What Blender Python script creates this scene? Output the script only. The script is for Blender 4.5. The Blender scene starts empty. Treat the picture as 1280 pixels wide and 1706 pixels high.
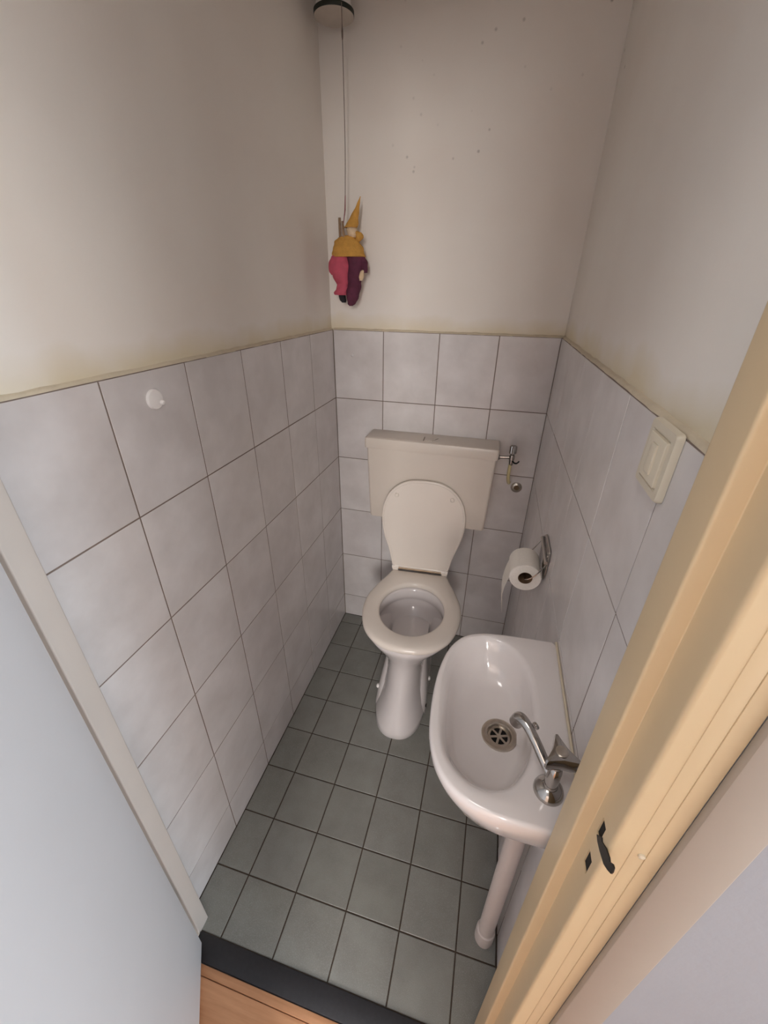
import bpy, bmesh, math, random
from mathutils import Vector, Matrix
random.seed(7)
S = bpy.context.scene
COL = S.collection
PI = math.pi

# ------------------------------------------------------------------ camera
CAM = (0.6113, -1.5441, 1.5030)
YAW, PITCH, ROLL, FOCAL = -0.2584, -0.4971, 0.0126, 684.44
def cam_axes():
    cy, sy, cp, sp = math.cos(YAW), math.sin(YAW), math.cos(PITCH), math.sin(PITCH)
    f = Vector((sy * cp, cy * cp, sp)); r = Vector((cy, -sy, 0)); u = r.cross(f)
    c, s = math.cos(ROLL), math.sin(ROLL)
    return c * r + s * u, c * u - s * r, f
cr, cu, cf = cam_axes()
cd = bpy.data.cameras.new('camera'); cam = bpy.data.objects.new('camera', cd); COL.objects.link(cam)
cd.sensor_fit = 'HORIZONTAL'; cd.sensor_width = 36.0; cd.lens = FOCAL / 1280 * 36.0
cd.clip_start = 0.01; cd.clip_end = 60
M = Matrix((cr, cu, -cf)).transposed().to_4x4(); M.translation = Vector(CAM); cam.matrix_world = M
S.camera = cam

# ------------------------------------------------------------------ light
w = bpy.data.worlds.new('world'); S.world = w; w.use_nodes = True
bg = w.node_tree.nodes['Background']
bg.inputs[0].default_value = (0.965, 0.985, 1.0, 1); bg.inputs[1].default_value = 3.9
def area(name, loc, target, sx, sy, power, col):
    l = bpy.data.lights.new(name, 'AREA'); l.shape = 'RECTANGLE'; l.size = sx; l.size_y = sy
    l.energy = power; l.color = col
    o = bpy.data.objects.new(name, l); COL.objects.link(o); o.location = loc
    o.rotation_euler = (Vector(target) - Vector(loc)).to_track_quat('-Z', 'Y').to_euler()
    return o
area('hall_window_daylight', (4.5, -1.90, 1.5), (0.0, -1.70, 1.2), 1.1, 1.6, 66, (0.50, 0.77, 1.0))
area('added_beam_light', (1.24, -5.0, 2.0), (0.5, 0.0, 1.0), 0.8, 1.2, 165, (1.0, 0.975, 0.95))  # added unseen source, sends a beam through both doorways to brighten the toilet
area('added_overhead_fill', (0.42, -1.78, 2.47), (0.42, -1.78, 0.0), 0.35, 0.35, 4.5, (1.0, 0.97, 0.94))  # added overhead fill for seat and basin, no fixture behind it
S.view_settings.view_transform = 'Standard'; S.view_settings.look = 'None'
S.view_settings.exposure = 0.0; S.view_settings.gamma = 1.0; S.view_settings.use_curve_mapping = False

# ------------------------------------------------------------------ materials
def srgb(c):
    return tuple((x / 255 / 12.92 if x / 255 <= 0.04045 else ((x / 255 + 0.055) / 1.055) ** 2.4) for x in c)
def new_mat(name):
    m = bpy.data.materials.new(name); m.use_nodes = True
    return m, m.node_tree.nodes, m.node_tree.links, m.node_tree.nodes['Principled BSDF']
def rgba(c): return (c[0], c[1], c[2], 1)
def math_node(N, L, op, a, b=None):
    n = N.new('ShaderNodeMath'); n.operation = op
    for i, v in enumerate((a, b)):
        if v is None: continue
        if isinstance(v, (int, float)): n.inputs[i].default_value = v
        else: L.new(v, n.inputs[i])
    return n.outputs[0]
def mixc(N, L, fac, a, b, mode='MIX'):
    n = N.new('ShaderNodeMix'); n.data_type = 'RGBA'; n.blend_type = mode
    for s, v in ((n.inputs[0], fac), (n.inputs[6], a), (n.inputs[7], b)):
        if isinstance(v, (int, float)): s.default_value = v
        elif isinstance(v, tuple): s.default_value = rgba(v)
        else: L.new(v, s)
    return n.outputs[2]
def noise(N, L, vec, scale, detail=3.0, rough=0.5):
    n = N.new('ShaderNodeTexNoise'); n.inputs['Scale'].default_value = scale
    n.inputs['Detail'].default_value = detail; n.inputs['Roughness'].default_value = rough
    if vec is not None: L.new(vec, n.inputs['Vector'])
    return n.outputs['Fac']
def ramp(N, L, fac, lo, hi, a=(0, 0, 0), b=(1, 1, 1)):
    n = N.new('ShaderNodeValToRGB'); L.new(fac, n.inputs[0])
    n.color_ramp.elements[0].position = lo; n.color_ramp.elements[1].position = hi
    n.color_ramp.elements[0].color = rgba(a); n.color_ramp.elements[1].color = rgba(b)
    return n.outputs[0]
def bump(N, L, bs, h, strength, dist=0.002):
    n = N.new('ShaderNodeBump'); n.inputs['Strength'].default_value = strength
    n.inputs['Distance'].default_value = dist; L.new(h, n.inputs['Height']); L.new(n.outputs[0], bs.inputs['Normal'])
def simple(name, col, rough=0.5, var=0.06, scale=30, bumps=0.0, metal=0.0, coat=0.0, spec=None, bscale=None):
    m, N, L, B = new_mat(name)
    tc = N.new('ShaderNodeTexCoord').outputs['Object']
    f = noise(N, L, tc, scale)
    c2 = tuple(x * (1 - var) for x in col); c1 = tuple(min(1, x * (1 + var)) for x in col)
    L.new(ramp(N, L, f, 0.3, 0.7, c2, c1), B.inputs['Base Color'])
    B.inputs['Roughness'].default_value = rough; B.inputs['Metallic'].default_value = metal
    if coat: B.inputs['Coat Weight'].default_value = coat; B.inputs['Coat Roughness'].default_value = 0.08
    if spec is not None: B.inputs['Specular IOR Level'].default_value = spec
    if bumps: bump(N, L, B, noise(N, L, tc, bscale or scale * 4), bumps)
    return m
def tile_mat(name, ca, cb, cv, rough, speck=None, scale=9.0, bumps=0.05):
    m, N, L, B = new_mat(name)
    tc = N.new('ShaderNodeTexCoord').outputs['Object']; oi = N.new('ShaderNodeObjectInfo')
    off = N.new('ShaderNodeVectorMath'); off.operation = 'ADD'
    mul = N.new('ShaderNodeVectorMath'); mul.operation = 'SCALE'; mul.inputs[0].default_value = (37.0, 17.0, 53.0)
    L.new(oi.outputs['Random'], mul.inputs['Scale']); L.new(tc, off.inputs[0]); L.new(mul.outputs[0], off.inputs[1])
    f = noise(N, L, off.outputs[0], scale, 4.0, 0.55)
    c = ramp(N, L, f, 0.32, 0.68, ca, cb)
    r = ramp(N, L, oi.outputs['Random'], 0.0, 1.0, tuple(1 - x for x in cv), (1, 1, 1))
    c = mixc(N, L, 1.0, c, r, 'MULTIPLY')
    if speck:
        f2 = noise(N, L, off.outputs[0], 900.0, 1.0)
        c = mixc(N, L, ramp(N, L, f2, 0.55, 0.75), c, speck)
    L.new(c, B.inputs['Base Color'])
    B.inputs['Roughness'].default_value = rough
    bump(N, L, B, noise(N, L, off.outputs[0], 60.0), bumps)
    return m
def plaster_mat():
    m, N, L, B = new_mat('wall_plaster')
    ge = N.new('ShaderNodeNewGeometry'); p = ge.outputs['Position']
    sx = N.new('ShaderNodeSeparateXYZ'); L.new(p, sx.inputs[0])
    base = srgb((245, 238, 230)); dark = srgb((240, 231, 222))
    c = ramp(N, L, noise(N, L, p, 2.6, 3.0), 0.35, 0.65, dark, base)
    # yellowed sealant smear just over the tiles, with an irregular upper edge
    wob = math_node(N, L, 'MULTIPLY', noise(N, L, p, 7.0, 3.0), 0.09)
    h = math_node(N, L, 'SUBTRACT', math_node(N, L, 'SUBTRACT', sx.outputs['Z'], 1.362), wob)
    st = ramp(N, L, math_node(N, L, 'MULTIPLY_ADD', h, 14.0), 0.0, 0.75, (0.8, 0.8, 0.8), (0, 0, 0))
    c = mixc(N, L, st, c, srgb((226, 211, 178)))
    # small dark mould spots on the upper part
    v = N.new('ShaderNodeTexVoronoi'); v.inputs['Scale'].default_value = 22.0; L.new(p, v.inputs['Vector'])
    sp = ramp(N, L, v.outputs['Distance'], 0.04, 0.11, (1, 1, 1), (0, 0, 0))
    gate = ramp(N, L, noise(N, L, p, 3.1, 2.0), 0.47, 0.58)
    hi = ramp(N, L, math_node(N, L, 'SUBTRACT', sx.outputs['Z'], 1.0), 0.72, 0.9)
    k = mixc(N, L, 1.0, mixc(N, L, 1.0, sp, gate, 'MULTIPLY'), hi, 'MULTIPLY')
    k = mixc(N, L, 1.0, k, ramp(N, L, sx.outputs['X'], 0.12, 0.28), 'MULTIPLY')
    c = mixc(N, L, mixc(N, L, 1.0, k, (0.55, 0.55, 0.55), 'MULTIPLY'), c, srgb((118, 106, 96)))
    L.new(c, B.inputs['Base Color']); B.inputs['Roughness'].default_value = 0.85
    B.inputs['Specular IOR Level'].default_value = 0.25
    bump(N, L, B, noise(N, L, p, 55.0, 4.0), 0.10, 0.003)
    return m
PLASTER = plaster_mat()
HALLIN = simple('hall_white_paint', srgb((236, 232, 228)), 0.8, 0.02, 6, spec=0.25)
HALLMID = simple('hall_white_wall_paint', srgb((236, 233, 230)), 0.8, 0.02, 6, spec=0.25)  # pale so the added hall surfaces bounce light inward
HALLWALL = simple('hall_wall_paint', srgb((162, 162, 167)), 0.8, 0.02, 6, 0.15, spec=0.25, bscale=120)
WTILE = tile_mat('glazed_wall_tile', srgb((212, 205, 202)), srgb((229, 223, 221)), (0.04, 0.045, 0.04), 0.28)
FTILE = tile_mat('grey_floor_tile', srgb((130, 128, 123)), srgb((142, 141, 135)), (0.10, 0.10, 0.12), 0.42, srgb((160, 160, 154)), 14.0)
GROUT = simple('wall_grout', srgb((132, 116, 106)), 0.9, 0.12, 40)
FGROUT = simple('floor_grout', srgb((72, 60, 50)), 0.9, 0.2, 60)
CAULK = simple('yellowed_sealant', srgb((216, 202, 178)), 0.6, 0.05, 60, 0.3)
FRAMEM = simple('yellowed_frame_paint', srgb((214, 190, 152)), 0.42, 0.025, 9, 0.08, bscale=70)
FRAMEW = simple('left_post_paint', srgb((198, 187, 178)), 0.42, 0.02, 9, 0.08, bscale=70)  # paler and less yellow than the right door post
CASEM = simple('casing_paint_hall_light', srgb((164, 152, 140)), 0.5, 0.02, 9, 0.08, bscale=70)  # frame paint dimmed and less yellow, hall light put into the colour
DOORM = simple('door_paint', srgb((226, 222, 222)), 0.5, 0.015, 5, 0.06, bscale=160)
CERAM = simple('white_ceramic', srgb((221, 213, 211)), 0.12, 0.012, 8, coat=0.5)
BASINM = simple('basin_ceramic', srgb((234, 226, 223)), 0.10, 0.012, 8, coat=0.5)
SEATM = simple('seat_plastic', srgb((238, 227, 216)), 0.22, 0.012, 10)
CISTM = simple('cistern_plastic', srgb((224, 212, 200)), 0.32, 0.015, 6)
CHROME = simple('chrome', srgb((178, 174, 170)), 0.10, 0.05, 60, metal=1.0)
STEEL = simple('dull_steel', srgb((198, 190, 180)), 0.28, 0.08, 120, metal=1.0)
BLACK = simple('hole_shade_black', srgb((18, 14, 12)), 0.9, 0.2, 40)  # black that stands in for the shade inside holes
DARKM = simple('dark_metal', srgb((30, 28, 28)), 0.5, 0.2, 90, metal=0.4)
SILLM = simple('black_sill_stone', srgb((38, 37, 40)), 0.5, 0.15, 120, 0.1)
PIPEM = simple('pipe_plastic', srgb((222, 210, 204)), 0.3, 0.02, 10)
SWITCHM = simple('switch_plastic', srgb((222, 211, 190)), 0.35, 0.015, 20)
PAPER = simple('toilet_paper', srgb((246, 238, 228)), 0.95, 0.03, 260, 0.3)
CARD = simple('roll_cardboard', srgb((120, 92, 66)), 0.9, 0.1, 60)
WHITEP = simple('white_plastic', srgb((246, 240, 236)), 0.3, 0.02, 20)
TUBEM = simple('yellowed_tube', srgb((214, 199, 150)), 0.4, 0.05, 60)
GREENM = simple('dark_green_band', srgb((30, 36, 26)), 0.5, 0.2, 50)
CORD = simple('grey_cord', srgb((128, 112, 104)), 0.9, 0.15, 200)
PINKCORD = simple('pink_cord', srgb((150, 96, 96)), 0.9, 0.15, 200)
MUSTARD = simple('mustard_felt', srgb((206, 152, 72)), 0.9, 0.10, 70, 0.5)
PINK = simple('pink_cloth', srgb((196, 84, 104)), 0.85, 0.10, 60, 0.4)
PURPLE = simple('purple_cloth', srgb((92, 40, 62)), 0.85, 0.18, 60, 0.4)
SKIN = simple('doll_skin', srgb((222, 194, 160)), 0.8, 0.05, 60)
STICK = simple('doll_stick', srgb((150, 122, 96)), 0.85, 0.2, 120, 0.3)
SHOE = simple('doll_shoe', srgb((30, 24, 30)), 0.7, 0.1, 60)
def wood_mat():
    m, N, L, B = new_mat('orange_laminate')
    tc = N.new('ShaderNodeTexCoord').outputs['Object']
    mp = N.new('ShaderNodeMapping'); mp.inputs['Scale'].default_value = (1.0, 12.0, 1.0); L.new(tc, mp.inputs[0])
    oi = N.new('ShaderNodeObjectInfo')
    f = noise(N, L, mp.outputs[0], 5.0, 5.0, 0.6)
    c = ramp(N, L, f, 0.3, 0.7, srgb((176, 122, 84)), srgb((206, 152, 112)))
    c = mixc(N, L, 1.0, c, ramp(N, L, oi.outputs['Random'], 0, 1, (0.9, 0.9, 0.9), (1, 1, 1)), 'MULTIPLY')
    L.new(c, B.inputs['Base Color']); B.inputs['Roughness'].default_value = 0.4
    return m
WOOD = wood_mat()

# ------------------------------------------------------------------ helpers
def link(name, bm, mat, parent=None, loc=(0, 0, 0), rot=(0, 0, 0), ang=35):
    bmesh.ops.recalc_face_normals(bm, faces=bm.faces[:])
    me = bpy.data.meshes.new(name); bm.to_mesh(me); bm.free()
    if mat: me.materials.append(mat)
    return link_me(name, me, parent, loc, rot, ang)
def link_me(name, me, parent=None, loc=(0, 0, 0), rot=(0, 0, 0), ang=35):
    if ang is not None:
        me.shade_smooth(); me.set_sharp_from_angle(angle=math.radians(ang))
    o = bpy.data.objects.new(name, me); COL.objects.link(o)
    o.location = loc; o.rotation_euler = rot
    if parent: o.parent = parent
    return o
def empty(name, loc=(0, 0, 0), rz=0.0):
    o = bpy.data.objects.new(name, None); COL.objects.link(o); o.location = loc; o.rotation_euler = (0, 0, rz)
    o.empty_display_size = 0.05
    return o
def tag(o, label=None, cat=None, group=None, kind=None):
    if label: o['label'] = label
    if cat: o['category'] = cat
    if group: o['group'] = group
    if kind: o['kind'] = kind
    return o
def add_box(bm, lo, hi, bev=0.0, seg=2):
    r = bmesh.ops.create_cube(bm, size=1.0)
    vs = r['verts']
    for v in vs:
        v.co = Vector([lo[i] + (v.co[i] + 0.5) * (hi[i] - lo[i]) for i in range(3)])
    if bev > 0:
        es = list({e for v in vs for e in v.link_edges})
        bmesh.ops.bevel(bm, geom=es, offset=bev, segments=seg, affect='EDGES', profile=0.5)
    return bm
def box(lo, hi, bev=0.0, seg=2):
    return add_box(bmesh.new(), lo, hi, bev, seg)
def add_loft(bm, rings, cap0=True, cap1=True, closed=True):
    R = [[bm.verts.new(p) for p in ring] for ring in rings]
    n = len(R[0])
    for a, b in zip(R[:-1], R[1:]):
        for i in range(n if closed else n - 1):
            j = (i + 1) % n
            bm.faces.new((a[i], a[j], b[j], b[i]))
    if cap0: bm.faces.new(R[0][::-1])
    if cap1: bm.faces.new(R[-1])
    return R
def loft(rings, cap0=True, cap1=True):
    bm = bmesh.new(); add_loft(bm, rings, cap0, cap1); return bm
def add_lathe(bm, prof, n=32, origin=(0, 0, 0), axis=(0, 0, 1), cap0=True, cap1=True):
    a = Vector(axis).normalized()
    t = a.orthogonal().normalized(); b = a.cross(t); o = Vector(origin)
    rings = []
    for r, h in prof:
        rings.append([o + a * h + (t * math.cos(2 * PI * k / n) + b * math.sin(2 * PI * k / n)) * max(r, 1e-5) for k in range(n)])
    add_loft(bm, rings, cap0, cap1)
    return bm
def lathe(prof, n=32, origin=(0, 0, 0), axis=(0, 0, 1), **k):
    return add_lathe(bmesh.new(), prof, n, origin, axis, **k)
def add_tube(bm, pts, rad, n=12):
    pts = [Vector(p) for p in pts]
    rads = rad if isinstance(rad, (list, tuple)) else [rad] * len(pts)
    up = None; rings = []
    for i, p in enumerate(pts):
        d = (pts[min(i + 1, len(pts) - 1)] - pts[max(i - 1, 0)]).normalized()
        if up is None: up = d.orthogonal().normalized()
        up = (up - d * up.dot(d)).normalized(); s = d.cross(up)
        rings.append([p + (up * math.cos(2 * PI * k / n) + s * math.sin(2 * PI * k / n)) * rads[i] for k in range(n)])
    add_loft(bm, rings)
    return bm
def tube(pts, rad, n=12): return add_tube(bmesh.new(), pts, rad, n)
def smooth_path(pts, m=6):
    P = [Vector(p) for p in pts]; P = [2 * P[0] - P[1]] + P + [2 * P[-1] - P[-2]]
    out = []
    for i in range(1, len(P) - 2):
        for k in range(m):
            t = k / m
            a, b, c, d = P[i - 1], P[i], P[i + 1], P[i + 2]
            out.append(0.5 * (2 * b + (c - a) * t + (2 * a - 5 * b + 4 * c - d) * t * t + (3 * b - a - 3 * c + d) * t ** 3))
    out.append(P[-2])
    return out
def ell(a, b, n, z=0.0, cx=0.0, cy=0.0, p=2.0):
    out = []
    for k in range(n):
        t = 2 * PI * k / n; c, s = math.cos(t), math.sin(t)
        out.append((cx + a * math.copysign(abs(c) ** (2 / p), c), cy + b * math.copysign(abs(s) ** (2 / p), s), z))
    return out
def prism(poly, z0, z1):
    return loft([[(x, y, z0) for x, y in poly], [(x, y, z1) for x, y in poly]])
def rounded(poly, rads, seg=4):
    """round the corners of a 2-D polygon"""
    n = len(poly); out = []
    for i in range(n):
        p0, p1, p2 = Vector(poly[i - 1]), Vector(poly[i]), Vector(poly[(i + 1) % n])
        r = rads[i] if isinstance(rads, (list, tuple)) else rads
        if r <= 0: out.append(tuple(p1)); continue
        a = (p0 - p1).normalized(); b = (p2 - p1).normalized()
        s = p1 + a * r; e = p1 + b * r
        for k in range(seg + 1):
            t = k / seg
            out.append(tuple((1 - t) ** 2 * s + 2 * t * (1 - t) * p1 + t * t * e))
    return out

# ------------------------------------------------------------------ the room
W0, WS = 0.794, 0.012            # right wall: x = W0 - WS*y
ZT, TH, TW = 1.370, 0.248, 0.2025
CEIL = 2.215
YF = -1.2236                     # back face of the door frame
def wall_obj(name, length, origin, ang, label, kind='structure', sign=1, ext=False):
    """wall in local coordinates: local X along the wall, local +Y into the room, tile face at Y = 0"""
    lo, hi = (0.0, length) if sign > 0 else (-length, 0.0)
    bm = box((lo - (0.11 if lo == 0 or ext else 0), -0.11, -0.08), (hi + (0.11 if hi == 0 or ext else 0), -0.009, CEIL))
    o = link(name, bm, PLASTER, None, origin, (0, 0, ang), None)
    tag(o, label, 'wall', None, kind)
    g = link('grout', box((lo, -0.0095, 0.0), (hi, -0.0009, ZT)), GROUT, o, ang=None)
    return o
def tile_mesh(w_, h_, t=0.0055, c=0.0006):
    bm = bmesh.new()
    def q(x, y, z): return (x, y, z)
    back = [(-w_ / 2, -t, -h_ / 2), (w_ / 2, -t, -h_ / 2), (w_ / 2, -t, h_ / 2), (-w_ / 2, -t, h_ / 2)]
    mid = [(x, -c * 0.8, z) for x, _, z in back]
    front = [(x - math.copysign(c, x), 0.0, z - math.copysign(c, z)) for x, _, z in back]
    add_loft(bm, [back, mid, front])
    return bm
TM = {}
def tiles(parent, us, zs, mat, gap=0.003, name='tile'):
    for i in range(len(us) - 1):
        for j in range(len(zs) - 1):
            u0, u1, z0, z1 = us[i], us[i + 1], zs[j], zs[j + 1]
            w_, h_ = round(u1 - u0 - gap, 4), round(z1 - z0 - gap, 4)
            if w_ < 0.006 or h_ < 0.006: continue
            key = (w_, h_, mat.name)
            if key not in TM:
                bm = tile_mesh(w_, h_); bmesh.ops.recalc_face_normals(bm, faces=bm.faces[:])
                me = bpy.data.meshes.new(name); bm.to_mesh(me); bm.free(); me.materials.append(mat); TM[key] = me
            o = bpy.data.objects.new(name, TM[key]); COL.objects.link(o); o.parent = parent
            o.location = ((u0 + u1) / 2, random.uniform(-0.0004, 0.0003), (z0 + z1) / 2)
            o.rotation_euler = (random.uniform(-.002, .002), 0, random.uniform(-.002, .002))
ZS = [0.0] + [ZT - r * TH for r in range(5, -1, -1)]
wl = wall_obj('wall_left', 1.2236, (0, 0, 0), -PI / 2, 'left toilet wall, plaster above pale grey tiles')
tiles(wl, [0.0] + [0.205 + TW * k for k in range(5)] + [1.2225], ZS, WTILE)
wb = wall_obj('wall_back', 0.80, (0, 0, 0), PI, 'back toilet wall behind the cistern, plaster above pale grey tiles', sign=-1, ext=True)
tiles(wb, [-0.794, -0.193 - 2 * TW, -0.193 - TW, -0.193, 0.0], ZS, WTILE)
RA = math.atan(WS)
wr = wall_obj('wall_right', 1.2236, (W0, 0, 0), PI / 2 + RA, 'right toilet wall with the switch, plaster above pale grey tiles', sign=-1)
tiles(wr, [-1.2225, -1.054, -0.8525, -0.651, -0.4495, -0.248, -0.0465, 0.0], ZS, WTILE)
# close the back corners
# plaster edge / sealant along the top of the tiles
def caulk(parent, length, sign):
    lo, hi = (0.0, length) if sign > 0 else (-length, 0.0)
    n = 40; rings = []
    for k in range(n + 1):
        x = lo + (hi - lo) * k / n
        j = random.uniform(-0.0015, 0.0025); d = random.uniform(-0.0012, 0.001)
        rings.append([(x, -0.009, ZT - 0.002), (x, -0.0012 + d, ZT - 0.0005 + j * .3), (x, -0.0022 + d, ZT + 0.003 + j * .6),
                      (x, -0.0062, ZT + 0.0045 + j * .6), (x, -0.0092, ZT + 0.006 + j * .6)])
    link('sealant', loft(rings), CAULK, parent, ang=60)
caulk(wl, 1.222, 1); caulk(wb, 0.795, -1); caulk(wr, 1.222, -1)

fl = link('floor', box((-0.0085, -1.2525, -0.08), (0.812, 0.0085, -0.0018)), FGROUT, None, ang=None)
tag(fl, 'grey square tiled toilet floor', 'floor', None, 'structure')
YS = [0.0, -0.064] + [-0.214 - 0.15 * k for k in range(7)] + [-1.2525]
FX = [0.0] + [0.104 + 0.15 * k for k in range(5)]
def ftile_mesh(w_, d_):
    bm = bmesh.new(); c = 0.0012; t = 0.006
    b = [(-w_ / 2, -d_ / 2, -t), (w_ / 2, -d_ / 2, -t), (w_ / 2, d_ / 2, -t), (-w_ / 2, d_ / 2, -t)]
    add_loft(bm, [b, [(x, y, -c * .7) for x, y, _ in b], [(x - math.copysign(c, x), y - math.copysign(c, y), 0) for x, y, _ in b]])
    return bm
for j in range(len(YS) - 1):
    xs = FX + [W0 - WS * YS[j] - 0.0005]
    for i in range(len(xs) - 1):
        y1, y0 = YS[j], YS[j + 1]
        w_, d_ = round(xs[i + 1] - xs[i] - 0.0036, 4), round(y1 - y0 - 0.0036, 4)
        key = (w_, d_, 'f')
        if key not in TM:
            bm = ftile_mesh(w_, d_); bmesh.ops.recalc_face_normals(bm, faces=bm.faces[:])
            me = bpy.data.meshes.new('floor_tile'); bm.to_mesh(me); bm.free(); me.materials.append(FTILE); TM[key] = me
        o = bpy.data.objects.new('floor_tile', TM[key]); COL.objects.link(o); o.parent = fl
        o.location = ((xs[i] + xs[i + 1]) / 2, (y0 + y1) / 2, random.uniform(-0.0003, 0.0003))
tag(link('ceiling', box((-0.11, -1.2236, CEIL), (0.93, 0.11, CEIL + 0.1)), PLASTER, None, ang=None), 'low plaster ceiling over the toilet', 'ceiling', None, 'structure')

# ------------------------------------------------------------------ hall side
DH = 1.98
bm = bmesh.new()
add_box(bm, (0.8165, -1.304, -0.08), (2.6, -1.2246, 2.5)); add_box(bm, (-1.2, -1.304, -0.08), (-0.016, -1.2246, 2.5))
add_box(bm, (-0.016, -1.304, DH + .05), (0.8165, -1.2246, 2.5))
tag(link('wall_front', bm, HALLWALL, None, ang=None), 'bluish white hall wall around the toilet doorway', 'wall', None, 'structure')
XS_ = 0.757
jr = rounded([(XS_, YF), (XS_, -1.265), (0.772, -1.265), (0.772, -1.304), (0.8165, -1.304), (0.8165, YF)], [0.003, 0.003, 0.001, 0.004, 0, 0])
jamb = link('trim_1', prism(jr, -0.08, DH), FRAMEM, None, ang=30)
tag(jamb, 'yellowed cream door post on the right with black lock cut-outs', 'door frame', None, 'structure')
bm = bmesh.new()
add_box(bm, (0.8165, -1.313, -0.006), (0.864, -1.304, DH + .05), 0.0025)
link('casing', bm, CASEM, jamb, ang=30)
bm = bmesh.new()
for x0, x1, d in ((0.7895, 0.8025, 0.0006), (0.8025, 0.8165, 0.0013)):
    add_box(bm, (x0, -1.304 - d, 0), (x1, -1.303, DH), 0.0005, 2)
link('bead', bm, FRAMEM, jamb, ang=30)
def cut(obj, boxes):
    for lo, hi in boxes:
        c = link('cutter', box(lo, hi), None, None, ang=None)
        m = obj.modifiers.new('b', 'BOOLEAN'); m.operation = 'DIFFERENCE'; m.object = c; m.solver = 'EXACT'
        bpy.context.view_layer.update()
        dg = bpy.context.evaluated_depsgraph_get()
        me = bpy.data.meshes.new_from_object(obj.evaluated_get(dg))
        obj.modifiers.clear(); obj.data = me
        cm = c.data; bpy.data.objects.remove(c); bpy.data.meshes.remove(cm)
cut(jamb, [((0.768, -1.2885, 1.0145), (0.79, -1.2775, 1.0415)), ((0.768, -1.2925, 0.957), (0.79, -1.280, 0.984))])
link('latch_hole_shade', box((0.7735, -1.2884, 1.0146), (0.789, -1.2776, 1.0414)), BLACK, jamb, ang=None)  # black liner box, paints the shade inside the cut recess
link('bolt_hole_shade', box((0.7735, -1.2924, 0.9571), (0.789, -1.2801, 0.9839)), BLACK, jamb, ang=None)  # second black liner, shade of the bolt recess put into its colour
lp = [(-1.2815, 1.016), (-1.290, 1.0290), (-1.293, 1.0275), (-1.3016, 1.0352), (-1.3112, 1.0400), (-1.3145, 1.0394), (-1.3190, 1.0462), (-1.3222, 1.0470), (-1.3235, 1.0420),
      (-1.3228, 1.0368), (-1.3173, 1.0297), (-1.3093, 1.0218), (-1.2965, 1.0166), (-1.2873, 1.0145)]
bm = loft([[(0.7722, y_, z) for y_, z in lp], [(0.7708, y_, z) for y_, z in lp]])
tag(link('latch_strike', bm, DARKM, jamb), 'black metal latch strike with a lip past the edge')
link('screw_plug', lathe([(0.0032, -0.001), (0.003, 0.0008), (0.001, 0.0014)], 14, (0.7985, -1.3055, 1.045), (0, -1, 0)), CAULK, jamb)
jl = rounded([(0.047, YF), (0.047, -1.259), (0.032, -1.259), (0.032, -1.304), (-0.016, -1.304), (-0.016, YF)], [0.003, 0.003, 0, 0.003, 0, 0])
trl = tag(link('trim_2', prism(jl, -0.08, DH), FRAMEW, None, ang=30), 'cream door post on the left beside the open door', 'door frame', None, 'structure')
th = link('trim_3', box((-0.016, -1.304, DH), (0.8165, YF, DH + 0.05), 0.002), FRAMEM, None)
tag(th, 'cream head of the door frame', 'door frame', None, 'structure')
sill = link('trim_4', box((0.0475, -1.3035, -0.02), (0.7565, -1.2535, 0.006), 0.003), SILLM, None)
tag(sill, 'black stone door sill between floor tiles and wood', 'threshold', None, 'structure')
bm = bmesh.new()
add_box(bm, (0.79, -2.6, -0.006), (2.6, -2.5, 2.5)); add_box(bm, (-1.2, -2.6, -0.006), (-0.05, -2.5, 2.5)); add_box(bm, (-0.05, -2.6, 2.05), (0.79, -2.5, 2.5))
tag(link('wall_hall_added', bm, HALLMID, None, ang=None), 'added unseen hall wall, its doorway shaped to limit the beam', 'wall', None, 'structure')  # added unseen, opening placed to keep the beam off the hall front
tag(link('wall_end_added', box((-1.3, -2.6, -0.08), (-1.2, -1.2246, 2.5)), HALLIN, None, ang=None), 'added unseen end wall closing the hall', 'wall', None, 'structure')  # added to close the hall against ambient light
tag(link('ceiling', box((-1.3, -2.6, 2.5), (2.6, -1.2246, 2.6)), HALLMID, None, ang=None), 'added unseen ceiling over the hall', 'ceiling', None, 'structure')  # added cover that lowers the ambient light in the hall
bm = bmesh.new()
add_box(bm, (-1.3, -5.5, -0.08), (-1.2, -2.6, 2.6)); add_box(bm, (2.6, -5.5, -0.08), (2.7, -2.6, 2.6)); add_box(bm, (-1.2, -5.5, -0.08), (2.6, -5.4, 2.6))
tag(link('wall_room_added', bm, HALLIN, None, ang=None), 'added unseen walls of a room across the hall', 'wall', None, 'structure')  # added box around the far room, holds back sky light
tag(link('ceiling', box((-1.2, -5.4, 2.5), (2.6, -2.6, 2.6)), HALLIN, None, ang=None), 'added unseen ceiling of a room across the hall', 'ceiling', None, 'structure')  # added with the far room walls against the sky light
hf = link('floor', box((-1.2, -5.4, -0.08), (2.6, -1.3045, -0.006)), FGROUT, None, ang=None)
tag(hf, 'orange brown laminate hall floor outside the door', 'floor', None, 'structure')
link('edge_strip', box((0.02, -1.3225, -0.006), (0.81, -1.3046, 0.003), 0.0015), WOOD, hf)
y = -1.3235; k = 0
while y > -5.2:
    offs = -1.19 + (k * 0.47) % 1.2
    xs = [-1.19] + [x for x in (offs, offs + 1.2, offs + 2.4) if -1.1 < x < 2.5] + [2.59]
    for a, b in zip(xs[:-1], xs[1:]):
        link('floor_board', box((a + .0006, y - 0.1892, -0.0058), (b - .0006, y, 0.0), 0.0008, 1), WOOD, hf, ang=None)
    y -= 0.19; k += 1

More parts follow.
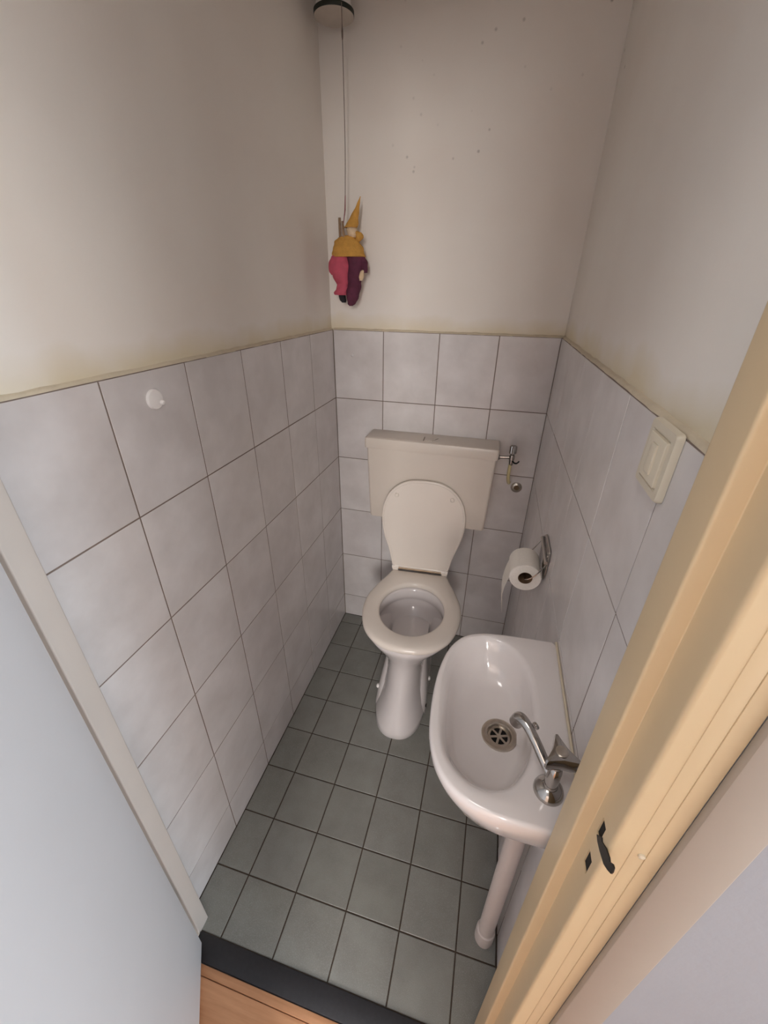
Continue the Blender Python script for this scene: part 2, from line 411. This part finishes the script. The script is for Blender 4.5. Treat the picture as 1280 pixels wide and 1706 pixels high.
# ------------------------------------------------------------------ door
DA = math.atan2(-0.117, 0.080)
door = empty('door_1', (0.069, -1.275, 0.0), DA)
tag(door, 'plain white toilet door swung open on the left', 'door', None, 'structure')
link('door_leaf', box((0.0, -0.039, 0.019), (0.735, 0.0, 2.03), 0.0015), DOORM, door)
for zz in (0.25, 1.75):
    bm = lathe([(0.006, -0.04), (0.006, 0.04)], 16, (-0.005, -0.043, zz)); add_box(bm, (0, -0.0405, zz - .04), (0.03, -0.0385, zz + .04))
    link('hinge', bm, STEEL, door)

# ------------------------------------------------------------------ toilet
TL = empty('toilet', (0.397, -0.124, 0.0), math.radians(3.5))
tag(TL, 'white floor-standing toilet with raised lid under the cistern', 'toilet')
NB = 64
def egg(hw, db, df, z, p=2.0, yc=None):
    """closed outline, back at -db, front at -df, widest at 48 percent"""
    c = -(db + (df - db) * 0.50) if yc is None else yc
    out = []
    for k in range(NB):
        t = 2 * PI * k / NB; cs, sn = math.cos(t), math.sin(t)
        x = hw * math.copysign(abs(cs) ** (2 / p), cs)
        yy = (c - abs(-df - c) * abs(sn) ** (2 / p)) if sn < 0 else (c + abs(-db - c) * abs(sn) ** (2 / p))
        out.append((x, yy, z))
    return out
secs = [(0.000, .098, .10, .478, 2.4), (0.006, .102, .10, .482, 2.4), (0.030, .100, .10, .478, 2.3), (0.07, .088, .11, .462, 2.2),
        (0.12, .077, .11, .442, 2.1), (0.18, .071, .11, .422, 2.1), (0.24, .071, .10, .408, 2.1), (0.285, .079, .08, .404, 2.1),
        (0.325, .102, .06, .412, 2.1), (0.36, .138, .03, .426, 2.1), (0.382, .162, .01, .436, 2.1), (0.398, .174, 0.0, .443, 2.1), (0.409, .177, 0.0, .445, 2.1), (0.416, .173, .004, .441, 2.1)]
rings = [[(x - 0.014 * (1 - z / .42), y_, zz) for x, y_, zz in egg(hw, db, df, z, p)] for z, hw, db, df, p in secs]
inner = [(0.416, .134, .085, .402), (0.410, .126, .092, .394), (0.372, .124, .094, .392), (0.366, .130, .088, .398), (0.352, .132, .086, .398),
         (0.325, .120, .10, .385), (0.29, .095, .13, .355), (0.27, .06, .17, .31), (0.266, .02, .21, .26)]
rings += [egg(hw, db, df, z) for z, hw, db, df in inner]
link('bowl', loft(rings), CERAM, TL, ang=50)
# rear flanges of the foot, beside the narrow column
def rbox(hw, yb, yf, z, r=0.065):
    dx = -0.014 * (1 - z / .42)
    return [(x + dx, y_, z) for x, y_ in rounded([(-hw, yb), (-hw, yf), (hw, yf), (hw, yb)], [.01, r, r, .01], 8)]
link('foot_flange', loft([rbox(.104, .0, -.385, 0.0), rbox(.1045, .0, -.385, .03), rbox(.098, .0, -.36, .09), rbox(.088, .0, -.33, .16), rbox(.078, .01, -.30, .23), rbox(.072, .02, -.27, .30)]), CERAM, TL, ang=50)
for sx, yy in ((-1, -0.315), (1, -0.235)):
    tag(link('screw_cap', lathe([(0.009, -0.004), (0.009, 0.002), (0.006, 0.006), (0.0005, 0.007)], 16, (sx * 0.0995 - .0115, yy, 0.075), (sx, 0, 0.15)), WHITEP, TL), 'white round screw cap')
tag(link('screw_hole_shade', lathe([(0.007, -0.004), (0.007, 0.0012)], 16, (0.0905, -0.335, 0.035), (1, 0, 0.0)), BLACK, TL), 'black disc painted as the shade in a screw hole')  # flat black disc, the darkness of a hole put into its colour
# seat ring
def seat_r(outline, c, n):
    res = []
    m = len(outline)
    for k in range(n):
        t = 2 * PI * k / n; d = (math.cos(t), math.sin(t)); best = None
        for i in range(m):
            x1, y1 = outline[i][0] - c[0], outline[i][1] - c[1]; x2, y2 = outline[(i + 1) % m][0] - c[0], outline[(i + 1) % m][1] - c[1]
            den = d[0] * (y2 - y1) - d[1] * (x2 - x1)
            if abs(den) < 1e-12: continue
            s = (x1 * (y2 - y1) - y1 * (x2 - x1)) / den; q = (x1 * d[1] - y1 * d[0]) / den
            if s > 0 and -1e-6 <= q <= 1 + 1e-6: best = s if best is None else max(best, s)
        res.append(best)
    return res
def half_outline(tbl):
    """symmetric outline from (distance forward, half width) pairs, smoothed"""
    P = smooth_path([(hw, -d, 0) for d, hw in tbl], 6)
    right = [(p.x, p.y) for p in P]
    left = [(-x, y_) for x, y_ in reversed(right)]
    return right + left[1:-1] if abs(right[-1][0]) < 1e-6 else right + left
SO = half_outline([(0.0, .112), (0.004, .122), (.03, .128), (.10, .158), (.17, .181), (.225, .187), (.29, .180), (.36, .156), (.408, .117), (.437, .065), (.446, .0)])
SC = (0.0, -0.235); NS = 96
ro = seat_r(SO, SC, NS)
HO = [(x, y_) for x, y_, z in egg(.123, .086, .374, 0)]
ri = seat_r(HO, SC, NS)
def ring_pts(rr, z):
    return [(SC[0] + r * math.cos(2 * PI * k / NS), SC[1] + r * math.sin(2 * PI * k / NS), z) for k, r in enumerate(rr)]
def mixr(a, f): return [i + (o - i) * f for i, o in zip(ri, ro)] if f is not None else a
def off(rr, d): return [r + d for r in rr]
prof = [(off(ri, .002), .4185), (off(ri, -.0005), .424), (off(ri, 0.0), .432), (off(ri, .003), .4375), (off(ri, .010), .4405), (mixr(0, .5), .4415),
        (off(ro, -.016), .4405), (off(ro, -.007), .4375), (off(ro, -.0015), .431), (off(ro, 0.0), .425), (off(ro, -.002), .4185)]
bm = bmesh.new()
R = add_loft(bm, [ring_pts(a, z) for a, z in prof], False, False)
for i in range(NS):
    j = (i + 1) % NS; bm.faces.new((R[-1][i], R[-1][j], R[0][j], R[0][i]))
link('seat', bm, SEATM, TL, ang=60)
# lid, raised against the cistern
LO = half_outline([(0.0, .112), (0.004, .118), (.02, .122), (.08, .134), (.16, .158), (.23, .168), (.29, .163), (.345, .142), (.385, .106), (.408, .060), (.414, .0)])
LCc = (0.0, -0.22); lr = seat_r(LO, LCc, NS)
def lring(s, z, extra=0.0):
    return [(LCc[0] + (r * s + extra) * math.cos(2 * PI * k / NS), LCc[1] + (r * s + extra) * math.sin(2 * PI * k / NS), z) for k, r in enumerate(lr)]
lid = link('lid', loft([lring(1, 0.0, -.001), lring(1, 0.003), lring(1, 0.006), lring(1, 0.0085, -.003), lring(1, .0095, -.010), lring(.6, .0100), lring(.2, .0103)]), SEATM, TL, (0, 0.0, 0.449), (math.radians(-90.4), 0, 0), ang=50)
# recessed edge line on the underside (the face seen) and two buffers
bm = bmesh.new()
Ra = add_loft(bm, [lring(1, -0.0004, -.001), lring(1, -.0022, -.0025), lring(1, -.0024, -.007), lring(1, -.0004, -.010)], False, False)
link('lid_rim', bm, SEATM, lid, ang=50)
for sx in (-1, 1):
    link('buffer', lathe([(0.0085, 0.0), (0.0085, 0.004), (0.006, 0.007), (0.0005, 0.0075)], 16, (sx * 0.108, -0.345, 0.0), (0, 0, -1)), SEATM, lid)
for sx in (-1, 1):
    bm = lathe([(0.0095, -0.014), (0.0095, 0.014)], 18, (sx * 0.105, 0.004, 0.449), (1, 0, 0))
    add_box(bm, (sx * 0.105 - .012, -0.006, 0.425), (sx * 0.105 + .012, 0.012, 0.446), 0.002)
    link('hinge', bm, SEATM, TL)
tag(link('hinge_rod', lathe([(0.0052, -0.095), (0.0052, 0.095)], 12, (0, 0.003, 0.4455), (1, 0, 0)), simple('aged_hinge_rod', srgb((186, 158, 128)), 0.4), TL), 'brownish hinge rod between lid and seat')

# ------------------------------------------------------------------ cistern
CI = empty('cistern', (0.395, 0.0, 0.66))
tag(CI, 'cream plastic low cistern on the back wall behind the toilet lid', 'cistern')
def cring(x0, x1, yb, yf, z, r):
    return [(x - 0.395, y_, z - 0.66) for x, y_ in rounded([(x0, yb), (x0, yf), (x1, yf), (x1, yb)], [0.002, r, r, 0.002], 5)]
rings = [cring(.180, .624, -.001, -.090, .664, .010), cring(.171, .633, -.001, -.098, .668, .012), cring(.168, .636, -.001, -.100, .676, .012)]
for z in (.75, .85, .93, .980):
    t = (z - .668) / (.980 - .668)
    rings.append(cring(.168 - .011 * t, .636 + .010 * t, -.001, -.100 - .004 * t, z, .012))
link('tank', loft(rings), CISTM, CI, ang=40)
lidr = [cring(.1515, .6505, -.001, -.109, .968, .012), cring(.1505, .6515, -.001, -.110, .972, .012), cring(.1505, .6515, -.001, -.110, 1.000, .012),
        cring(.1525, .6495, -.001, -.108, 1.0065, .012), cring(.158, .644, -.003, -.102, 1.010, .012)]
link('tank_lid', loft(lidr), CISTM, CI, ang=40)
link('flush_pipe', tube(smooth_path([(0.0, -.05, .01), (0.0, -.05, -.15), (0.0, -.05, -.27), (0.0, -.058, -.305), (0.0, -.075, -.318), (0.0, -.105, -.318)]), 0.020, 16), PIPEM, CI)
bm = bmesh.new()
add_box(bm, (-0.018, -0.090, .3500), (0.022, -0.052, .3515), 0.0005)
link('flush_plate', bm, CISTM, CI)
LINEM = simple('dark_line', srgb((150, 134, 118)), 0.7)  # darker brown for the two thin lines on the tank lid
link('lid_line', tube([(-0.020, -0.094, .3515), (-0.022, -0.05, .3520)], 0.0013, 6), LINEM, CI)
link('lid_line', tube([(0.012, -0.090, .3515), (0.030, -0.055, .3520)], 0.0009, 6), LINEM, CI)


# ------------------------------------------------------------------ stop valve right of the cistern
VA = empty('stop_valve', (0.699, -0.05, 0.966))
tag(VA, 'small chrome stop valve with knurled knob right of the cistern', 'valve')
bm = tube([(-0.048, 0, -0.004), (0.0, 0, 0.0)], 0.0055, 14); add_lathe(bm, [(0.009, 0), (0.010, .003), (0.009, .006)], 16, (-0.048, 0, -0.004), (1, 0, 0))
link('inlet', bm, CHROME, VA)
link('valve_body', lathe([(0.006, -0.030), (0.0075, -0.026), (0.0075, -0.012), (0.0095, -0.010), (0.0105, 0.0), (0.009, 0.009), (0.006, 0.012), (0.006, 0.018)], 20), CHROME, VA)
bm = bmesh.new(); rr = []
for z, r in ((0.014, .0105), (0.016, .0125), (0.040, .0125), (0.044, .011), (0.046, .004)):
    rr.append([((r - (0.0012 if k % 2 else 0)) * math.cos(2 * PI * k / 28), (r - (0.0012 if k % 2 else 0)) * math.sin(2 * PI * k / 28), z) for k in range(28)])
add_loft(bm, rr); link('knob', bm, CHROME, VA)
link('lever', tube(smooth_path([(0.004, -0.006, -0.012), (0.012, -0.010, -0.018), (0.021, -0.011, -0.016), (0.027, -0.010, -0.008)]), [0.003] * 12 + [0.0025] * 6 + [0.0016], 10), DARKM, VA)
tag(link('supply_tube', tube(smooth_path([(-0.002, 0.0, -0.028), (-0.002, 0.002, -0.06), (0.0, 0.010, -0.090), (0.005, 0.026, -0.112), (0.008, 0.049, -0.120)]), 0.0062, 12), TUBEM, VA), 'yellowed plastic tube running down to the wall')
ro_ = link('wall_rosette', lathe([(0.021, 0.0), (0.021, 0.002), (0.018, 0.005), (0.011, 0.007), (0.010, 0.003)], 28, (0.737, -0.0005, 0.828), (0, -1, 0)), STEEL, None)
link('outlet', lathe([(0.0102, 0.0), (0.0102, 0.0035), (0.0005, 0.0036)], 24, (0.737, -0.0005, 0.828), (0, -1, 0)), simple('dark_brass', srgb((112, 96, 74)), 0.5, metal=0.6), ro_)
tag(ro_, 'small round metal wall rosette below the chrome stop valve', 'rosette')
pl = link('wall_plug', lathe([(0.0065, 0.0), (0.0065, 0.001), (0.004, 0.0025), (0.0005, 0.003)], 18, (0.073, -0.0003, 1.284), (0, -1, 0)), WTILE, None)
tag(pl, 'tiny filled screw plug in the top left tile of the back wall', 'plug')

# ------------------------------------------------------------------ wash basin
BA = empty('wash_basin', (0.69, -1.03, 0.86))
tag(BA, 'small white D-shaped hand basin on the right wall by the door', 'basin')
NA = 128; BC = (0.676, -1.026)
xw = W0 + WS * 1.03 - 0.0008
def wallx(y_): return W0 - WS * y_ - 0.0012
OUT = [(wallx(-.846), -.846), (.743, -.849), (.690, -.853), (.652, -.860), (.617, -.877), (.591, -.915), (.577, -.970), (.5735, -1.040), (.579, -1.106),
       (.592, -1.150), (.611, -1.179), (.636, -1.198), (.667, -1.209), (.70, -1.213), (.745, -1.213), (wallx(-1.212), -1.212)]
P = smooth_path([(a, b, 0) for a, b in OUT], 5)
OUTP = [(p.x, p.y) for p in P]
OUTR = seat_r(OUTP, BC, NA)
INN = [(.656, -.871), (.628, -.887), (.605, -.918), (.592, -.962), (.590, -1.023), (.595, -1.094), (.606, -1.135), (.623, -1.158), (.648, -1.175), (.673, -1.180),
       (.697, -1.175), (.717, -1.162), (.736, -1.133), (.748, -1.098), (.755, -1.050), (.756, -.994), (.750, -.945), (.733, -.906), (.70, -.877)]
PI_ = smooth_path([(a, b, 0) for a, b in INN + INN[:1]], 5)[:-1]
INR = seat_r([(p.x, p.y) for p in PI_], BC, NA)
DR = (0.703, -1.024)
def bring(rr, z, cx=BC[0], cy=BC[1]):
    return [(cx + r * math.cos(2 * PI * k / NA) - .69, cy + r * math.sin(2 * PI * k / NA) + 1.03, z - .86) for k, r in enumerate(rr)]
def scaled(rr, s, z, k2):
    """scale a ring and slide its centre towards the drain by k2"""
    return bring([r * s for r in rr], z, BC[0] + (DR[0] - BC[0]) * k2, BC[1] + (DR[1] - BC[1]) * k2)
def under(s, z):  # underside keeps touching the wall
    pts = []
    for k, r in enumerate(OUTR):
        a = 2 * PI * k / NA; x = BC[0] + r * math.cos(a); y_ = BC[1] + r * math.sin(a)
        pts.append((wallx(y_) - (wallx(y_) - x) * s - .69, -1.03 + (y_ + 1.03) * (0.35 + 0.65 * s) + 1.03, z - .86))
    return pts
rings = [under(.50, .728), under(.60, .733), under(.78, .762), under(.91, .795), under(.975, .825), under(1.0, .843), under(1.0, .853),
         bring(off(OUTR, -.0012), .8575), bring(off(OUTR, -.004), .860), bring(off(OUTR, -.007), .8605)]
rings += [bring([i + (o - i) * f for i, o in zip(INR, off(OUTR, -.007))], .8605) for f in (.5,)]
rings += [bring(off(INR, .004), .860), bring(off(INR, -.001), .8575), bring(off(INR, -.006), .850), scaled(INR, .91, .835, .1), scaled(INR, .85, .812, .2),
          scaled(INR, .76, .792, .4), scaled(INR, .60, .779, .7), scaled(INR, .42, .7725, .9)]
rd = [0.0325] * NA
rings += [bring(rd, .7700, *DR), bring([.0225] * NA, .766, *DR), bring([.0222] * NA, .742, *DR)]
link('bowl', loft(rings), BASINM, BA, ang=55)
link('sealant', tube([(wallx(-.85) - .69 - .0015, .18, .0015), (wallx(-1.03) - .69 - .0015, 0, .0015), (wallx(-1.21) - .69 - .0015, -.18, .0015)], 0.0024, 8), CAULK, BA)
dl = (DR[0] - .69, DR[1] + 1.03)
dr = link('drain', lathe([(0.0330, -.0900), (0.0322, -.0878), (0.0290, -.0868), (0.0230, -.0880), (0.0212, -.0905), (0.0205, -.096)], 40, (dl[0], dl[1], 0.0), cap0=False, cap1=False), STEEL, BA)
bm = bmesh.new()
add_lathe(bm, [(0.0045, -.0965), (0.0045, -.0935), (0.003, -.093)], 16, (dl[0], dl[1], 0))
R_ = [(0.0205, -.0965), (0.0205, -.0940), (0.0162, -.0935), (0.0162, -.0965)]
add_lathe(bm, R_, 40, (dl[0], dl[1], 0), cap0=False, cap1=False)
for k in range(6):
    a = k * PI / 3 + .3; c, s = math.cos(a), math.sin(a); wv = .0021
    p0 = Vector((dl[0] + c * .003, dl[1] + s * .003, -.0945)); p1 = Vector((dl[0] + c * .0165, dl[1] + s * .0165, -.0945)); nn = Vector((-s, c, 0)) * wv
    add_loft(bm, [[p0 - nn, p0 + nn, p0 + nn + Vector((0, 0, .0012)), p0 - nn + Vector((0, 0, .0012))], [p1 - nn, p1 + nn, p1 + nn + Vector((0, 0, .0012)), p1 - nn + Vector((0, 0, .0012))]])
link('strainer', bm, STEEL, dr)
link('drain_well_shade', lathe([(0.0207, -.0975), (0.0207, -.0968)], 32, (dl[0], dl[1], 0)), BLACK, dr)  # black disc under the strainer, painted as shade in the well

# drain pipe below the basin
PX, PY = 0.772, -1.066
dp = empty('drain_pipe', (PX, PY, 0.0))
tag(dp, 'white vertical plastic drain pipe from basin to floor', 'pipe')
link('pipe', lathe([(0.0195, 0.03), (0.0195, 0.7275)], 28), PIPEM, dp)
link('collar', lathe([(0.0235, 0.0), (0.0240, 0.004), (0.0240, 0.045), (0.0225, 0.052), (0.0197, 0.054)], 28), PIPEM, dp)
bm = bmesh.new(); add_box(bm, (-0.005, -0.006, 0.70), (0.031, 0.006, 0.712), 0.001); add_lathe(bm, [(0.0225, 0.698), (0.0225, 0.714)], 28)
link('pipe_clip', bm, WHITEP, dp)

# ------------------------------------------------------------------ tap
TP = empty('basin_tap', (0.763, -1.157, 0.8605))
tag(TP, 'chrome basin tap with triangular handle and curved spout', 'tap')
link('base_flange', lathe([(0.0215, 0.0), (0.0215, 0.002), (0.020, 0.007), (0.0155, 0.0125), (0.0105, 0.015), (0.0095, 0.020)], 36), CHROME, TP)
link('tap_body', lathe([(0.0095, 0.012), (0.0095, 0.05), (0.0085, 0.056), (0.0068, 0.058), (0.0068, 0.066)], 28), CHROME, TP)
sd = Vector((-0.050, 0.058, 0)).normalized()
sp = smooth_path([(0, 0, .030), tuple(sd * .020 + Vector((0, 0, .044))), tuple(sd * .045 + Vector((0, 0, .062))), tuple(sd * .064 + Vector((0, 0, .070))), tuple(sd * .0765 + Vector((0, 0, .067))), tuple(sd * .081 + Vector((0, 0, .052)))], 6)
n_ = len(sp)
link('spout', tube(sp, [0.0075 + 0.0030 * max(0, (i / (n_ - 1) - .55) / .45) for i in range(n_)], 20), CHROME, TP)
pt = sd * .060 + Vector((0.012, 0.004, .069))
link('spout_lug', lathe([(0.0055, -.0018), (0.006, 0), (0.0055, .0018)], 16, tuple(pt), (sd.y, -sd.x, 0.2)), CHROME, TP)
def tri(r, z, rot=0.0, q=.30):
    ang = [math.radians(a) + rot for a in (100, 220, 340)]
    V = [(r * math.cos(a), r * math.sin(a)) for a in ang]
    pts = []
    for i in range(3):
        a, b = Vector(V[i]), Vector(V[(i + 1) % 3])
        d = (b - a).normalized(); mid = (a + b) / 2 * 0.80
        pts += [tuple(a - d * -.003), tuple(a.lerp(mid, .5)), tuple(mid), tuple(mid.lerp(b, .5)), tuple(b - d * .003)]
    return [(x, y_, z) for x, y_ in pts]
link('handle', loft([tri(.020, .066), tri(.0285, .075), tri(.0300, .079), tri(.0300, .0900), tri(.0285, .0935), tri(.015, .0945)]), CHROME, TP, (0, 0, 0), (0, 0, 0), 30)
link('cap_disc', lathe([(0.0085, .0935), (0.0085, .0956), (0.0075, .0962)], 24), STEEL, TP)

# ------------------------------------------------------------------ toilet roll holder and roll
HX = wallx(-.54)
TH_ = empty('toilet_roll_holder', (HX, -0.54, 0.90))
tag(TH_, 'chrome toilet roll holder with wire arms on the right wall', 'toilet roll holder')
bm = bmesh.new()
pp = rounded([(.088, -.015), (.035, .022), (-.060, .023), (-.060, -.050), (-.045, -.075), (.075, -.082)], .006, 3)
add_loft(bm, [[(-0.0003, y_, z) for y_, z in pp], [(-0.0025, y_, z) for y_, z in pp], [(-0.0032, y_ * .97, z * .97 - .001) for y_, z in pp]])
add_lathe(bm, [(.004, 0), (.004, .002), (.0005, .003)], 14, (-.003, -.052, .005), (-1, 0, 0))
link('wall_plate', bm, CHROME, TH_)
link('plate_hinge', lathe([(0.005, -.062), (0.005, .070)], 14, (-0.006, 0, -.010), (0, 1, 0)), CHROME, TH_)
ax_x, ax_z = 0.7525 - HX, 0.829 - 0.90
link('wire_arm', tube(smooth_path([(-0.006, -.058, -.012), (-0.010, -.066, -.02), (ax_x * .6, -.068, ax_z * .72), (ax_x, -.066, ax_z + .004), (ax_x, -.050, ax_z + .006), (ax_x, -.030, ax_z + .006)]), 0.0016, 8), CHROME, TH_)
link('wire_arm', tube(smooth_path([(-0.006, .060, -.008), (-0.012, .056, -.016), (ax_x * .7, .052, ax_z * .75), (ax_x, .050, ax_z + .004), (ax_x, .030, ax_z + .006), (ax_x, .012, ax_z + .006)]), 0.0016, 8), CHROME, TH_)
RO = empty('toilet_roll', (0.7525, -0.55, 0.829))
tag(RO, 'white toilet paper roll hanging on the chrome holder', 'toilet roll')
link('paper', lathe([(0.0185, -.045), (0.0385, -.045), (0.0405, -.0435), (0.0405, .0435), (0.0385, .045), (0.0185, .045), (0.0185, -.045)], 56, (0, 0, 0), (0, 1, 0), cap0=False, cap1=False), PAPER, RO)
link('core', lathe([(0.0184, -.0445), (0.0184, .0445), (0.0174, .0445), (0.0174, -.0445), (0.0184, -.0445)], 40, (0, 0, 0), (0, 1, 0), cap0=False, cap1=False), CARD, RO)
bm = bmesh.new(); outer = []; innr = []
tp = []
for k in range(8): a = math.radians(120 + k * 10); tp.append((math.cos(a) * .0412, math.sin(a) * .0412))
tp += [(-.0440, -.02), (-.0480, -.045), (-.0500, -.072), (-.0485, -.10), (-.0440, -.125), (-.041, -.143)]
for (x, z) in tp:
    sk = 0.0 if z > -.02 else (-z - .02) * .10
    outer.append([(x, -.0425 + sk, z), (x, .0425 + sk * .5, z), (x + .0006, .0425 + sk * .5, z), (x + .0006, -.0425 + sk, z)])
add_loft(bm, outer); link('loose_sheet', bm, PAPER, RO, ang=60)

# ------------------------------------------------------------------ light switch
SY, SZ = -1.030, 1.334
SW = empty('light_switch', (wallx(SY) + .0006, SY, SZ), -PI / 2 + RA)
SW.rotation_euler = (0, 0, PI / 2 + RA)   # local X along the wall, local +Y into the room
tag(SW, 'square cream rocker light switch at the top of the right wall tiles', 'light switch')
bm = bmesh.new()
def sring(h, y_, r): return [(x, y_, z) for x, z in rounded([(-h, -h), (h, -h), (h, h), (-h, h)], r, 4)]
add_loft(bm, [sring(.040, 0.0, .006), sring(.040, .0045, .006), sring(.0385, .0078, .006), sring(.0300, .0082, .003), sring(.0285, .0062, .003)])
link('cover_plate', bm, SWITCHM, SW)
bm = bmesh.new(); add_loft(bm, [sring(.0270, .0062, .003), sring(.0265, .0098, .003), sring(.0255, .0106, .003)])
link('rocker', bm, SWITCHM, SW)
bm = bmesh.new(); add_loft(bm, [[(x * .5, y_, z) for x, y_, z in sring(.018, .0100, .003)], [(x * .5, y_, z) for x, y_, z in sring(.018, .0122, .003)], [(x * .5, y_, z) for x, y_, z in sring(.016, .0130, .003)]])
link('button', bm, SWITCHM, SW)

# ------------------------------------------------------------------ wall hook disc on left wall
kb = empty('wall_button', (0.0002, -0.913, 1.319))
tag(kb, 'round white plastic disc stuck on the top row of left wall tiles', 'hook')
link('disc', lathe([(0.0185, 0.0), (0.0185, .003), (0.017, .0055), (0.010, .007), (0.0005, .0074)], 32, (0, 0, 0), (1, 0, 0)), WHITEP, kb)
link('peg', lathe([(0.004, .006), (0.0045, .010), (0.0035, .0125), (0.0005, .013)], 16, (0, 0.008, -.006), (1, 0.25, -0.2)), WHITEP, kb)

# ------------------------------------------------------------------ round ceiling fitting and pull cord
FX_, FY_, FZ_ = 0.073, -0.080, 2.124
FT = empty('ceiling_fitting', (FX_, FY_, FZ_))
tag(FT, 'round white fitting with dark green rim high in the back corner', 'light fitting')
link('mount', lathe([(0.048, 0.010), (0.044, 0.03), (0.044, CEIL - FZ_ - .0005)], 40), WHITEP, FT)
link('rim', lathe([(0.0515, .0005), (0.0525, .002), (0.0525, .010), (0.049, .012)], 56), GREENM, FT)
link('cover', lathe([(0.0515, .002), (0.0515, .0), (0.046, -.002), (0.030, -.0035), (0.0005, -.004)], 48), simple('aged_white_plastic', srgb((188, 176, 164)), 0.5), FT)

# ------------------------------------------------------------------ hanging cloth doll
DX, DY, DZ = 0.094, -0.080, 1.640
DO = empty('hanging_doll', (DX, DY, DZ))
tag(DO, 'cloth doll in yellow, pink and purple hanging by a cord', 'doll')
def blob(name, pts, mat, parent=DO, n=18, flat=0.75, ang=60, wr=0.0, sub=4):
    """soft cloth volume: path of (x, y, z, rx) with ry = rx*flat, horizontal rings, light wrinkles"""
    Pp = smooth_path([(p[0], p[1], p[2]) for p in pts], sub); m = len(pts) - 1
    rx = []
    for i in range(len(Pp)):
        t = i / (len(Pp) - 1) * m; a = min(int(t), m - 1); f = t - a
        f = f * f * (3 - 2 * f)
        rx.append(pts[a][3] * (1 - f) + pts[a + 1][3] * f)
    rings = []
    ph = random.uniform(0, 6)
    for i, p in enumerate(Pp):
        ring = []
        for k in range(n):
            a = 2 * PI * k / n
            q = 1 + wr * math.sin(3 * a + ph + i * .7) + wr * .6 * math.sin(5 * a + ph * 2 - i * .9)
            ring.append((p.x + rx[i] * q * math.cos(a), p.y + rx[i] * flat * q * math.sin(a), p.z))
        rings.append(ring)
    return link(name, loft(rings), mat, parent, ang=ang)
# local coordinates: x right, z up; 0.002 m per photo pixel about (577, 386)
blob('hat', [(.0105, 0, .030, .0215), (.0165, 0, .038, .0195), (.026, 0, .060, .0125), (.036, 0, .085, .0055), (.0445, 0, .107, .0012)], MUSTARD, flat=.8, wr=.04)
blob('head', [(.018, 0, .004, .010), (.018, 0, .012, .0165), (.016, 0, .024, .018), (.013, 0, .033, .012)], SKIN, flat=.9)
blob('scarf', [(.035, -.002, -.008, .006), (.0415, -.004, .003, .0125), (.038, -.004, .015, .011), (.028, -.003, .022, .004)], MUSTARD, flat=.8, wr=.06)
blob('cape', [(.0035, 0, -.048, .0535), (.0035, 0, -.043, .0555), (.0, 0, -.025, .0515), (-.002, 0, -.008, .041), (-.002, 0, .004, .029), (-.002, 0, .010, .012)], MUSTARD, flat=.52, wr=.035)
link('stick', tube([(-.021, -.008, .004), (-.0215, -.008, .055)], [.0045, .0042], 10), STICK, DO)
link('stick', tube([(-.008, -.010, .000), (-.012, -.009, .046)], [.0050, .0034], 10), STICK, DO)
blob('tunic', [(-.018, 0, -.138, .014), (-.020, 0, -.125, .020), (-.026, 0, -.100, .030), (-.029, 0, -.075, .0355), (-.027, 0, -.048, .031), (-.024, 0, -.040, .022)], PINK, flat=.62, wr=.05)
blob('tunic', [(.018, 0, -.128, .020), (.022, 0, -.110, .024), (.026, 0, -.080, .028), (.027, 0, -.050, .028), (.024, 0, -.040, .020)], PURPLE, flat=.66, wr=.05)
blob('sleeve', [(-.050, -.004, -.098, .007), (-.0555, -.004, -.085, .010), (-.055, -.002, -.065, .011), (-.046, 0, -.048, .010)], PINK, flat=.8, wr=.06)
blob('sleeve', [(.060, -.004, -.092, .006), (.057, -.004, -.078, .011), (.053, -.003, -.062, .013), (.043, 0, -.047, .012)], PURPLE, flat=.8, wr=.06)
blob('hand', [(.046, -.010, -.114, .005), (.048, -.011, -.103, .0085), (.050, -.010, -.090, .0065), (.053, -.008, -.084, .004)], SKIN, flat=.7)
blob('trouser_leg', [(-.026, -.006, -.156, .021), (-.027, -.006, -.150, .0225), (-.022, -.006, -.138, .020), (-.020, -.004, -.122, .018)], PINK, flat=.7, wr=.07)
blob('trouser_leg', [(.008, -.006, -.188, .006), (.011, -.006, -.180, .014), (.015, -.006, -.160, .0215), (.020, -.006, -.138, .024), (.021, -.003, -.120, .022)], PURPLE, flat=.72, wr=.05)
blob('shoe', [(-.014, -.012, -.178, .007), (-.017, -.012, -.170, .0115), (-.021, -.008, -.158, .012), (-.022, -.006, -.150, .009)], SHOE, flat=.8)
link('pink_thread', tube([(-.008, -.010, .040), (-.004, -.004, .075), (-.003, -.002, .110)], [.0012, .0022, .0014], 8), PINKCORD, DO)
link('cord', tube(smooth_path([(-.003, -.002, .108), (.0015, -.004, .22), (.007, -.018, .37), (.0145, -.0395, .4905)], 4), 0.0011, 8), CORD, DO)
link('cord_knot', lathe([(0.0012, -.012), (0.0022, -.006), (0.0024, .004), (0.0012, .012)], 10, (.0112, -.030, .44)), CORD, DO)
